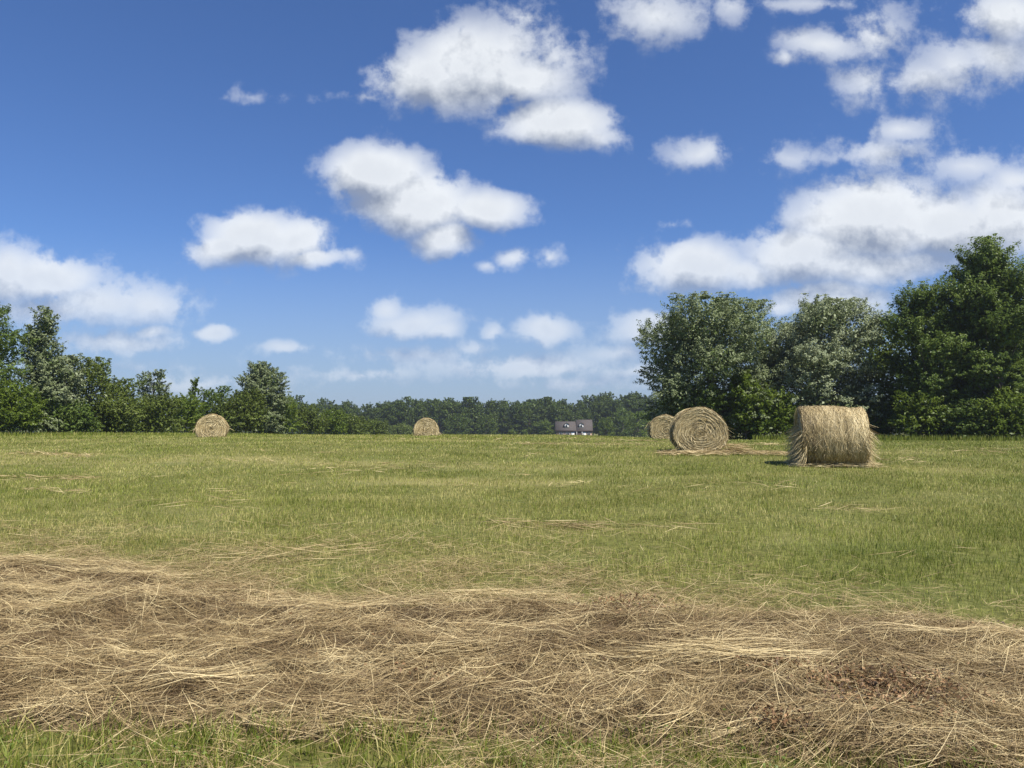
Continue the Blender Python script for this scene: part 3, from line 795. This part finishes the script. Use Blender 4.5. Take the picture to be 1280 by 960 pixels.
# ------------------------------------------------------------------ trees
def crown_mesh(name, W, H, base, kind, nsp, lps, leaf, seed, aspect=.5, wind=.0):
    """W, H: crown width and top height, base: height of the lowest leaves"""
    r_ = np.random.default_rng(seed)
    ch = H - base
    lobes = []          # centre, radii
    if kind == 'round':
        lobes.append((np.array([0, 0, base + ch * .47]), np.array([W * .42, W * .40, ch * .46])))
        for k in range(14):
            a = k * 2.4 + r_.random(); zf = (k + .8) / 15.5
            rr = W * .30 * math.sqrt(max(0.05, 1 - ((zf - .42) / .62) ** 2))
            q = r_.uniform(.19, .27) * W
            lobes.append((np.array([math.cos(a) * rr, math.sin(a) * rr, base + ch * zf]), np.array([q, q, q * r_.uniform(.7, .95)])))
    elif kind == 'column':
        for k in range(9):
            zf = (k + .5) / 9; q = W * (.46 * math.sin(math.pi * min(1, zf * .82 + .14)) ** .7)
            lobes.append((np.array([r_.normal(0, W * .07), r_.normal(0, W * .07), base + ch * zf * .93]), np.array([q, q, ch * .13])))
    elif kind == 'tall':
        for k in range(13):
            zf = (k + .6) / 13.5; a = k * 2.4 + r_.random()
            prof = math.sin(math.pi * (zf * .80 + .16)) ** .6
            rr = W * .20 * prof; q = W * r_.uniform(.20, .30) * (.55 + .5 * prof)
            lobes.append((np.array([math.cos(a) * rr, math.sin(a) * rr, base + ch * zf * .93]), np.array([q, q, q * .8])))
    elif kind == 'cone':
        for k in range(7):
            zf = k / 7; q = W * .5 * (1 - zf * .78)
            lobes.append((np.array([0, 0, base + ch * (zf * .9 + .06)]), np.array([q, q, ch * .13])))
    else:  # bush: lumpy and low
        for k in range(8):
            a = k * 2.4 + r_.random(); q = W * r_.uniform(.20, .30); rr = W * .5 - q
            rr *= r_.uniform(.5, 1.0); zf = (.22, .60, .30, .66, .26, .5, .34, .62)[k]
            lobes.append((np.array([math.cos(a) * rr, math.sin(a) * rr * .8, base + ch * zf]), np.array([q, q, ch * r_.uniform(.26, .38)])))
    vol = np.array([np.prod(l[1]) ** (2 / 3) for l in lobes]); vol /= vol.sum()
    li = r_.choice(len(lobes), nsp, p=vol)
    LC = np.array([l[0] for l in lobes])[li]; LR = np.array([l[1] for l in lobes])[li]
    d = nrm(r_.normal(0, 1, (nsp, 3))); d[:, 2] = np.where(d[:, 2] < -.3, -d[:, 2] * .6, d[:, 2]); d = nrm(d)
    surf = r_.uniform(.60, 1.0, nsp)[:, None]
    S0 = LC + d * LR * surf * .82
    gl = np.array([0, 0, base + ch * .35])
    outd = nrm(nrm(S0 - gl) * .8 + d * .6 + np.array([wind, 0, .35]) + r_.normal(0, .28, (nsp, 3)))
    Lsp = r_.uniform(.06, .15, nsp)[:, None] * (W + ch) * .5
    # leaves along each spray
    n = nsp * lps
    i = np.repeat(np.arange(nsp), lps)
    t = r_.random(n) ** .8
    rad = (.34 * (1 - t * .65) * (Lsp[i, 0]))[:, None]
    off = r_.normal(0, 1, (n, 3)) * rad * .55; off[:, 2] *= .55
    C = S0[i] + outd[i] * Lsp[i] * t[:, None] + off
    C[:, 2] -= .10 * Lsp[i, 0] * t ** 2
    C[:, 2] = np.maximum(C[:, 2], .08)
    C[:, 2] = np.minimum(C[:, 2], H * (1.0 + .0 * t))
    Nn = nrm(nrm(C - LC[i]) * .55 + np.array([0, 0, .6]) + r_.normal(0, .55, (n, 3)))
    tone = np.clip(np.repeat(r_.normal(.5, .16, nsp), lps) + r_.normal(0, .16, n), 0, 1)
    sz = leaf * r_.uniform(.6, 1.3, n)
    # inner foliage that closes the crown
    m_ = n // 5
    j = r_.integers(0, len(lobes), m_)
    C2 = np.array([l[0] for l in lobes])[j] + nrm(r_.normal(0, 1, (m_, 3))) * (r_.random(m_) ** .5)[:, None] * np.array([l[1] for l in lobes])[j] * .80
    C2[:, 2] = np.maximum(C2[:, 2], .1)
    C = np.concatenate([C, C2]); Nn = np.concatenate([Nn, nrm(r_.normal(0, 1, (m_, 3)))])
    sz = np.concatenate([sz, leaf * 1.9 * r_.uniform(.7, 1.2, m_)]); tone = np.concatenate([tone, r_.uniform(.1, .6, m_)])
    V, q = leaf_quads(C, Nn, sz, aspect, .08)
    return mesh(name, V, q, attrs={'rnd': np.repeat(tone, 4)}), LC, S0

def trunk_mesh(H, base, rad, targets, seed, nl=12):
    r_ = np.random.default_rng(seed)
    z = np.linspace(-.3, H * .80, 9)
    pts = np.stack([r_.normal(0, .02 * H, 9).cumsum() * .35, r_.normal(0, .02 * H, 9).cumsum() * .35, z], -1); pts[:2, :2] = 0
    rr = rad * (1 - .85 * np.linspace(0, 1, 9)); rr[0] *= 1.35
    paths = [(pts, rr)]
    for k in range(nl):
        tg = targets[r_.integers(0, len(targets))]
        f = np.clip((tg[2] * r_.uniform(.35, .75)) / (H * .8), .12, .9)
        a = np.array([np.interp(f * H * .8, z, pts[:, 0]), np.interp(f * H * .8, z, pts[:, 1]), f * H * .8])
        t = np.linspace(0, 1, 6)[:, None]
        P = a * (1 - t) + tg * t; P[:, 2] += np.sin(t[:, 0] * math.pi) * -.03 * H + r_.normal(0, .01 * H, 6) * np.sin(t[:, 0] * math.pi)
        paths.append((P, rad * .42 * (1 - .85 * t[:, 0])))
    return tube_mesh('trunk', paths)

def tree(name, label, X, D, Ytop, Wpx, kind, mat, nsp, lps, leaf, seed, basef=.12, group=None, cat='tree', wind=.0, aspect=.5, rad=None):
    x, y = gp(X, D)
    z = float(terrain(x, y))
    ztop = CAMZ + (HOR - Ytop) / F * D
    H = ztop - z; W = Wpx / F * D
    e = empty(name, (x, y, z), 0, label=label, category=cat, group=group)
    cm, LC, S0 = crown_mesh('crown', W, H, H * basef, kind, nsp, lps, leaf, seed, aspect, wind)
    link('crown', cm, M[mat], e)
    bush = kind == 'bush'
    tm = trunk_mesh(H * (.7 if bush else 1), H * basef, rad or max(.05, H * .02), S0, seed, 8 if bush else 14)
    link('stem' if bush else 'trunk', tm, M['bark'], e)
    return e

# right hand group
GR = 'trees along the right edge of the field'
tree('maple_tree', 'broad rounded silver green maple standing left of the other right hand trees', 888, 60, 376, 182, 'round', 'maple', 1250, 72, .165, 101, .04, GR, wind=.25)
tree('maple_tree', 'broad pale silvery maple directly behind the shaggy side-on bale', 1020, 60, 374, 160, 'round', 'silver', 1150, 72, .165, 102, .04, GR, wind=.25)
tree('young_tree', 'yellowish green young tree growing before the gap between the two maples', 932, 57, 462, 66, 'tall', 'green', 240, 60, .16, 103, .03, GR)
tree('young_tree', 'low dark bushy tree at the foot of the left maple behind the spiral bale', 868, 58, 478, 90, 'bush', 'oak', 240, 60, .16, 123, .02, GR)
tree('tall_tree', 'dark green tree set back between the silvery maple and the tallest trees', 1100, 62, 392, 110, 'tall', 'green', 360, 60, .17, 104, .03, GR)
tree('tall_tree', 'pointed glossy green tree just left of the tallest tree', 1162, 56, 352, 128, 'tall', 'oak', 900, 62, .17, 105, .03, GR)
tree('tall_tree', 'tallest dark green tree, cut by the right edge of the photo', 1246, 55, 298, 172, 'tall', 'oak', 1400, 68, .18, 106, .04, GR, rad=.28)
tree('tall_tree', 'dark green tree filling the right edge behind the undergrowth', 1325, 58, 318, 170, 'round', 'oak', 700, 60, .19, 107, .04, GR)
tree('tall_tree', 'dark tree behind the pointed glossy tree and the tallest tree', 1205, 66, 400, 130, 'tall', 'oak', 400, 60, .2, 108, .04, GR)
for k, (X, D, Yt, W, m, lab) in enumerate((
        (1090, 58, 492, 76, 'green', 'leafy shrub to the right of the shaggy side-on bale'),
        (1150, 54, 480, 84, 'green', 'rounded green shrub under the pointed glossy tree'),
        (1205, 53, 496, 80, 'oak', 'dark low shrub between the shrubs under the tallest tree'),
        (1258, 52, 482, 90, 'green', 'bright green shrub below the tallest tree at the right edge'),
        (1318, 52, 478, 90, 'oak', 'dark shrub right at the edge of the photo'),
        (965, 57, 478, 96, 'green', 'green shrub in the shade between the spiral bale and the shaggy bale'),
        (1040, 58, 496, 110, 'maple', 'shrub hidden low behind the shaggy side-on bale'))):
    tree('shrub', lab, X, D, Yt, W, 'bush', m, 190, 55, .15, 140 + k, .0, 'shrubs under the right hand trees', 'shrub')

# left hand hedgerow, from near to far
GL = 'trees and bushes of the left hedgerow'
LEFT = [
    (-22, 58, 358, 120, 'tall', 'oak', 520, 'tree', 'tall dark tree cut by the left edge of the photo'),
    (50, 61, 384, 66, 'column', 'maple', 420, 'tree', 'slim silvery tree beside the dark tree at the left edge'),
    (72, 63, 440, 66, 'round', 'silver', 200, 'tree', 'low silvery tree at the foot of the slim silvery tree'),
    (14, 55, 474, 92, 'bush', 'green', 260, 'bush', 'yellowish green bush in the bottom left corner of the hedgerow'),
    (108, 66, 447, 84, 'round', 'hedge', 320, 'tree', 'rounded greyish green tree third from the left edge'),
    (150, 72, 474, 62, 'round', 'hedge', 200, 'tree', 'small tree right of the rounded greyish green tree'),
    (191, 88, 462, 40, 'round', 'maple', 190, 'tree', 'small round topped tree standing alone above the hedge'),
    (84, 62, 496, 90, 'bush', 'oak', 220, 'bush', 'dark bush below the rounded greyish green tree'),
    (150, 66, 494, 80, 'bush', 'hedge', 200, 'bush', 'leafy bush under the small tree in the hedgerow'),
    (196, 72, 490, 76, 'bush', 'hedge', 200, 'bush', 'bush below the lone round topped tree'),
    (232, 82, 488, 70, 'bush', 'green', 180, 'bush', 'green bush just behind and left of the left hay bale'),
    (243, 90, 470, 20, 'column', 'green', 70, 'tree', 'thin leaning sapling poking up above the left hay bale'),
    (268, 92, 483, 56, 'round', 'oak', 190, 'tree', 'dark rounded tree directly behind the left hay bale'),
    (285, 82, 496, 50, 'bush', 'hedge', 150, 'bush', 'bush between the left hay bale and the tall leafy tree'),
    (328, 88, 452, 76, 'tall', 'maple', 640, 'tree', 'tall leafy tree with a ragged top right of the left hay bale'),
    (308, 84, 482, 58, 'bush', 'hedge', 230, 'bush', 'bush at the left foot of the ragged leafy tree'),
    (350, 90, 490, 66, 'bush', 'green', 220, 'bush', 'dark bush at the right foot of the ragged leafy tree'),
    (385, 104, 505, 60, 'bush', 'hedge', 160, 'bush', 'low bush further along the hedge to the right of the ragged tree'),
    (416, 116, 508, 52, 'bush', 'green', 150, 'bush', 'green bush near the far end of the hedgerow'),
    (440, 130, 514, 44, 'bush', 'hedge', 130, 'bush', 'small bush at the far end of the hedgerow'),
    (466, 150, 522, 50, 'bush', 'hedge', 120, 'bush', 'last low bush trailing off before the middle bale'),
]
for k, (X, D, Yt, W, kd, m, nsp, cat, lab) in enumerate(LEFT):
    tree('hedge_bush' if cat == 'bush' else 'hedge_tree', lab, X, D, Yt, W, kd, m, nsp, 58, .15 + .0008 * (D - 55), 200 + k, .0 if cat == 'bush' else .06, GL, cat, wind=.2 if m in ('silver', 'maple') else 0)
# bushes outside the left edge close the row for another camera
tree('hedge_bush', 'dark bush beyond the left edge under the tall dark tree', -70, 57, 470, 110, 'bush', 'oak', 200, 55, .16, 260, .0, GL, 'bush')

# tall weeds along the foot of the hedge
def build_verge():
    parts = []
    n = 15000
    X = rng.uniform(-60, 480, n); D = np.interp(X, [-60, 0, 200, 330, 480], [53, 54, 64, 80, 135]) + rng.normal(0, 1.3, n)
    x = (X - 640) / F * D
    parts.append(blades(x, D, rng.uniform(.15, .45, n), rng.uniform(.03, .07, n) * (D / 60), (rng.random(n) < .18) * .7, rng.random(n) * .8))
    n = 6000
    X = rng.uniform(940, 1330, n); D = np.interp(X, [940, 1100, 1330], [56, 53.5, 50]) + rng.normal(0, .6, n)
    x = (X - 640) / F * D
    parts.append(blades(x, D, rng.uniform(.15, .55, n), rng.uniform(.03, .06, n), (rng.random(n) < .10) * .6, rng.random(n) * .5))
    join_blades('tall_grass', parts, M['grass'], kind='stuff', category='tall grass', label='uncut tall grass along the foot of the hedgerow and the right hand trees')
build_verge()

# far wood behind the field: individual trees sharing a few crowns
def build_wood():
    protos = []
    for k, (W, H, kd) in enumerate(((11, 17, 'round'), (9.5, 18, 'tall'), (13, 16, 'round'), (9, 19, 'tall'), (10, 15, 'round'))):
        cm, LC, S0 = crown_mesh('crown', W, H, H * .10, kd, 170, 42, .50, 300 + k, .6)
        protos.append((cm, trunk_mesh(H, 2, .3, S0, 300 + k), H))
    skyline = ([330, 360, 385, 410, 430, 450, 480, 505, 530, 560, 590, 615, 640, 665, 690, 715, 735, 752, 770, 790, 830],
               [498, 500, 501, 501, 503, 503, 500, 498, 497, 499, 500, 501, 498, 496, 495, 499, 500, 491, 494, 491, 494])
    r_ = np.random.default_rng(5)
    grp = 'trees of the far wood'
    lab = 'one of the dark green trees of the dense wood beyond the field'
    for row, (D0, step, dy, Xa, Xb) in enumerate(((322, 15, 7.5, 335, 835), (338, 16, 2.0, 341, 835), (356, 15, 0.0, 347, 835), (330, 21, 12.0, -40, 335), (330, 22, 8.0, 838, 1330))):
        X = Xa
        while X < Xb:
            D = D0 + r_.normal(0, 4); x, y = gp(X, D); z = float(terrain(x, y))
            Yt = np.interp(X, *skyline) + dy + r_.normal(0, 2.0) + (r_.random() < .3) * 2.5
            H = CAMZ + (HOR - Yt) / F * D - z
            cm, tm, Hp = protos[r_.integers(0, 5)]
            s = H / Hp
            e = empty('wood_tree', (x, y, z), r_.random() * 6.28, label=lab, category='tree', group=grp)
            e.scale = (s * r_.uniform(.85, 1.15), s * r_.uniform(.85, 1.15), s)
            link('crown', cm, M['far'], e); link('trunk', tm, M['bark'], e)
            X += step * r_.uniform(.75, 1.25)
    # low trees at the edge of the wood
    gE = 'low trees and shrubs in front of the far wood'
    for k, (X, D, Yt, W, kd, m, lab, cat) in enumerate((
            (681, 278, 523, 26, 'bush', 'yellow', 'pale yellow green shrub just left of the far house', 'shrub'),
            (757, 276, 522, 25, 'round', 'green', 'neat rounded tree to the right of the far house', 'tree'),
            (798, 270, 514, 36, 'round', 'green', 'rounded green tree between the far house and the half hidden bale', 'tree'),
            (778, 290, 508, 30, 'tall', 'oak', 'dark tree between the two rounded trees right of the far house', 'tree'),
            (640, 282, 536, 14, 'bush', 'yellow', 'tiny pale shrub at the field edge left of the far house', 'shrub'),
            (655, 284, 537, 12, 'bush', 'yellow', 'smaller pale shrub nearer to the far house', 'shrub'),
            (608, 290, 519, 34, 'round', 'far', 'low rounded tree at the wood edge between the middle bale and the house', 'tree'),
            (572, 292, 517, 36, 'round', 'far', 'low rounded tree at the wood edge just right of the middle bale', 'tree'),
            (502, 270, 529, 44, 'bush', 'hedge', 'brownish green scrub to the left of the middle bale', 'shrub'),
            (470, 262, 528, 40, 'bush', 'hedge', 'scrub between the end of the hedgerow and the middle bale', 'shrub'),
            (732, 300, 512, 26, 'tall', 'far', 'dark tree rising behind the right end of the house roof', 'tree'))):
        tree('edge_tree' if cat == 'tree' else 'edge_shrub', lab, X, D, Yt, W, kd, m, 130, 45, .38, 400 + k, .0, gE, cat)
build_wood()

# ------------------------------------------------------------------ far house
def box(x0, x1, y0, y1, z0, z1):
    V = np.array([(x, y, z) for z in (z0, z1) for y in (y0, y1) for x in (x0, x1)], float)
    Q = np.array([(0, 2, 3, 1), (4, 5, 7, 6), (0, 1, 5, 4), (2, 6, 7, 3), (0, 4, 6, 2), (1, 3, 7, 5)])
    return V, Q
def boxes(name, bs):
    Vs, Qs, o = [], [], 0
    for b in bs:
        V, Q = box(*b); Vs.append(V); Qs.append(Q + o); o += 8
    return mesh(name, np.concatenate(Vs), np.concatenate(Qs))

def build_house():
    mb = simple_mat('tan_brick', (.30, .21, .155), (.44, .33, .25), 3.0, .9)
    mr = simple_mat('roof_shingles', (.058, .050, .046), (.088, .076, .070), 2.0, .9, (1, 1, 5))
    mw = simple_mat('white_trim', (.60, .60, .57), (.70, .70, .67), 2.0, .6, bump=.05)
    mg, N = new_mat('window_glass')
    finish(N, N.n('ShaderNodeBsdfPrincipled', {'Base Color': (.03, .035, .04, 1), 'Roughness': .12}).outputs[0])
    md = simple_mat('dark_door', (.05, .03, .025), (.08, .05, .04), 2.0, .6)
    D = 283.0; x, y = gp(717, D); z = float(terrain(x, y))
    e = empty('brick_house', (x, y, z), R(-3), label='low tan brick house with brown grey roof and two white dormers before the wood', category='house')
    ze = CAMZ + (HOR - 538.0) / F * D - z               # eave height
    zl = CAMZ + (HOR - 526.8) / F * D - z; zr = CAMZ + (HOR - 524.6) / F * D - z
    def gable(x0, x1, y0, y1, z0, z1, ov=.35, th=.16):
        ym = (y0 + y1) / 2
        P = []
        for xx in (x0, x1):
            P += [(xx, y0 - ov, z0), (xx, ym, z1), (xx, y1 + ov, z0), (xx, y1 + ov, z0 - th), (xx, ym, z1 - th), (xx, y0 - ov, z0 - th)]
        Q = [(0, 1, 7, 6), (1, 2, 8, 7), (2, 3, 9, 8), (3, 4, 10, 9), (4, 5, 11, 10), (5, 0, 6, 11), (0, 5, 4, 1), (1, 4, 3, 2), (6, 7, 10, 11), (7, 8, 9, 10)]
        return np.array(P, float), np.array(Q)
    # walls with gable ends
    V, Q = box(-6.7, 6.7, -4.2, 4.2, -.5, ze - .17)
    T = []
    Vg = []
    for xx, zz in ((-6.69, zl), (6.69, zr)):
        b = 8 + len(Vg); Vg += [(xx, -4.2, ze - .17), (xx, 4.2, ze - .17), (xx, 0, zz - .35)]; T.append((b, b + 1, b + 2))
    link('wall', mesh('wall', np.concatenate([V, np.array(Vg)]), Q, np.array(T)), mb, e)
    V1, Q1 = gable(-7.0, 1.6, -4.2, 4.2, ze, zl); V2, Q2 = gable(.902, 7.0, -4.2, 4.2, ze + .003, zr)
    rf = link('roof', mesh('roof', np.concatenate([V1, V2]), np.concatenate([Q1, Q2 + 12])), mr, e)
    link('fascia', boxes('fascia', [(-7.0, 7.0, -4.62, -4.56, ze - .20, ze + .02)]), md, rf)
    for dx in (-2.75, 2.75):
        zz = ze + 1.0
        dn = link('dormer', boxes('dormer', [(dx - .80, dx + .80, -3.4, -.8, zz, zz + 1.35)]), mw, rf)
        V3, Q3 = gable(dx - 0, dx + 0, 0, 0, 0, 0) if False else (None, None)
        # little gabled roof, ridge running back
        P = []
        for yy in (-3.6, -.4):
            P += [(dx - 1.0, yy, zz + 1.30), (dx, yy, zz + 1.98), (dx + 1.0, yy, zz + 1.30), (dx + 1.0, yy, zz + 1.22), (dx, yy, zz + 1.86), (dx - 1.0, yy, zz + 1.22)]
        Q = [(0, 6, 7, 1), (1, 7, 8, 2), (2, 8, 9, 3), (3, 9, 10, 4), (4, 10, 11, 5), (5, 11, 6, 0)]
        link('dormer_roof', mesh('dormer_roof', np.array(P, float), np.array(Q)), mr, dn)
        # gable triangle
        P = np.array([(dx - .80, -3.402, zz + 1.35), (dx + .80, -3.402, zz + 1.35), (dx, -3.402, zz + 1.86), (dx - .80, -3.3, zz + 1.35), (dx + .80, -3.3, zz + 1.35), (dx, -3.3, zz + 1.86)])
        link('dormer_gable', mesh('dormer_gable', P, np.array([(0, 1, 4, 3), (1, 2, 5, 4), (2, 0, 3, 5)]), np.array([(0, 2, 1), (3, 4, 5)])), mw, dn)
        link('window', boxes('window', [(dx - .27, dx + .27, -3.43, -3.41, zz + .25, zz + 1.25)]), mg, dn)
    # front openings
    for xa, xb, za, zb in ((-5.3, -4.2, .9, 2.1), (-2.9, -1.8, .9, 2.1), (4.9, 5.9, .8, 2.1)):
        w = link('window', boxes('window', [(xa, xb, -4.25, -4.21, za, zb)]), mg, e)
        link('window_frame', boxes('window_frame', [(xa - .1, xb + .1, -4.28, -4.22, zb, zb + .1), (xa - .1, xb + .1, -4.28, -4.22, za - .1, za), (xa - .1, xa, -4.279, -4.22, za, zb), (xb, xb + .1, -4.279, -4.22, za, zb), ((xa + xb) / 2 - .03, (xa + xb) / 2 + .03, -4.279, -4.255, za, zb)]), mw, w)
    link('garage_door', boxes('garage_door', [(-1.1, .1, -4.26, -4.21, 0, 2.3)]), mw, e)
    link('porch', boxes('porch', [(.3, 3.1, -4.24, -4.205, 0, 2.35)]), md, e)
    link('porch_column', boxes('porch_column', [(.9, 1.05, -4.5, -4.35, 0, ze - .21)]), mw, e)
    link('porch_column', boxes('porch_column', [(2.9, 3.05, -4.5, -4.35, 0, ze - .21)]), mw, e)
    link('door', boxes('door', [(3.3, 4.4, -4.26, -4.21, 0, 2.3)]), mw, e)
build_house()

# ------------------------------------------------------------------ summer haze
def build_haze():
    V, Q = box(-1560, 1560, -90, 1560, -14, 22)
    m = bpy.data.materials.new('haze'); m.use_nodes = True
    N = NT(m.node_tree); N.t.nodes.clear()
    vol = N.n('ShaderNodeVolumePrincipled', {'Color': (.80, .88, 1.0, 1), 'Density': .00024, 'Anisotropy': .3})
    o = N.n('ShaderNodeOutputMaterial')
    N.t.links.new(vol.outputs[0], o.inputs['Volume'])
    link('haze', mesh('haze', V, Q), m, kind='stuff', category='haze', label='thin summer haze over the field and the wood')
build_haze()
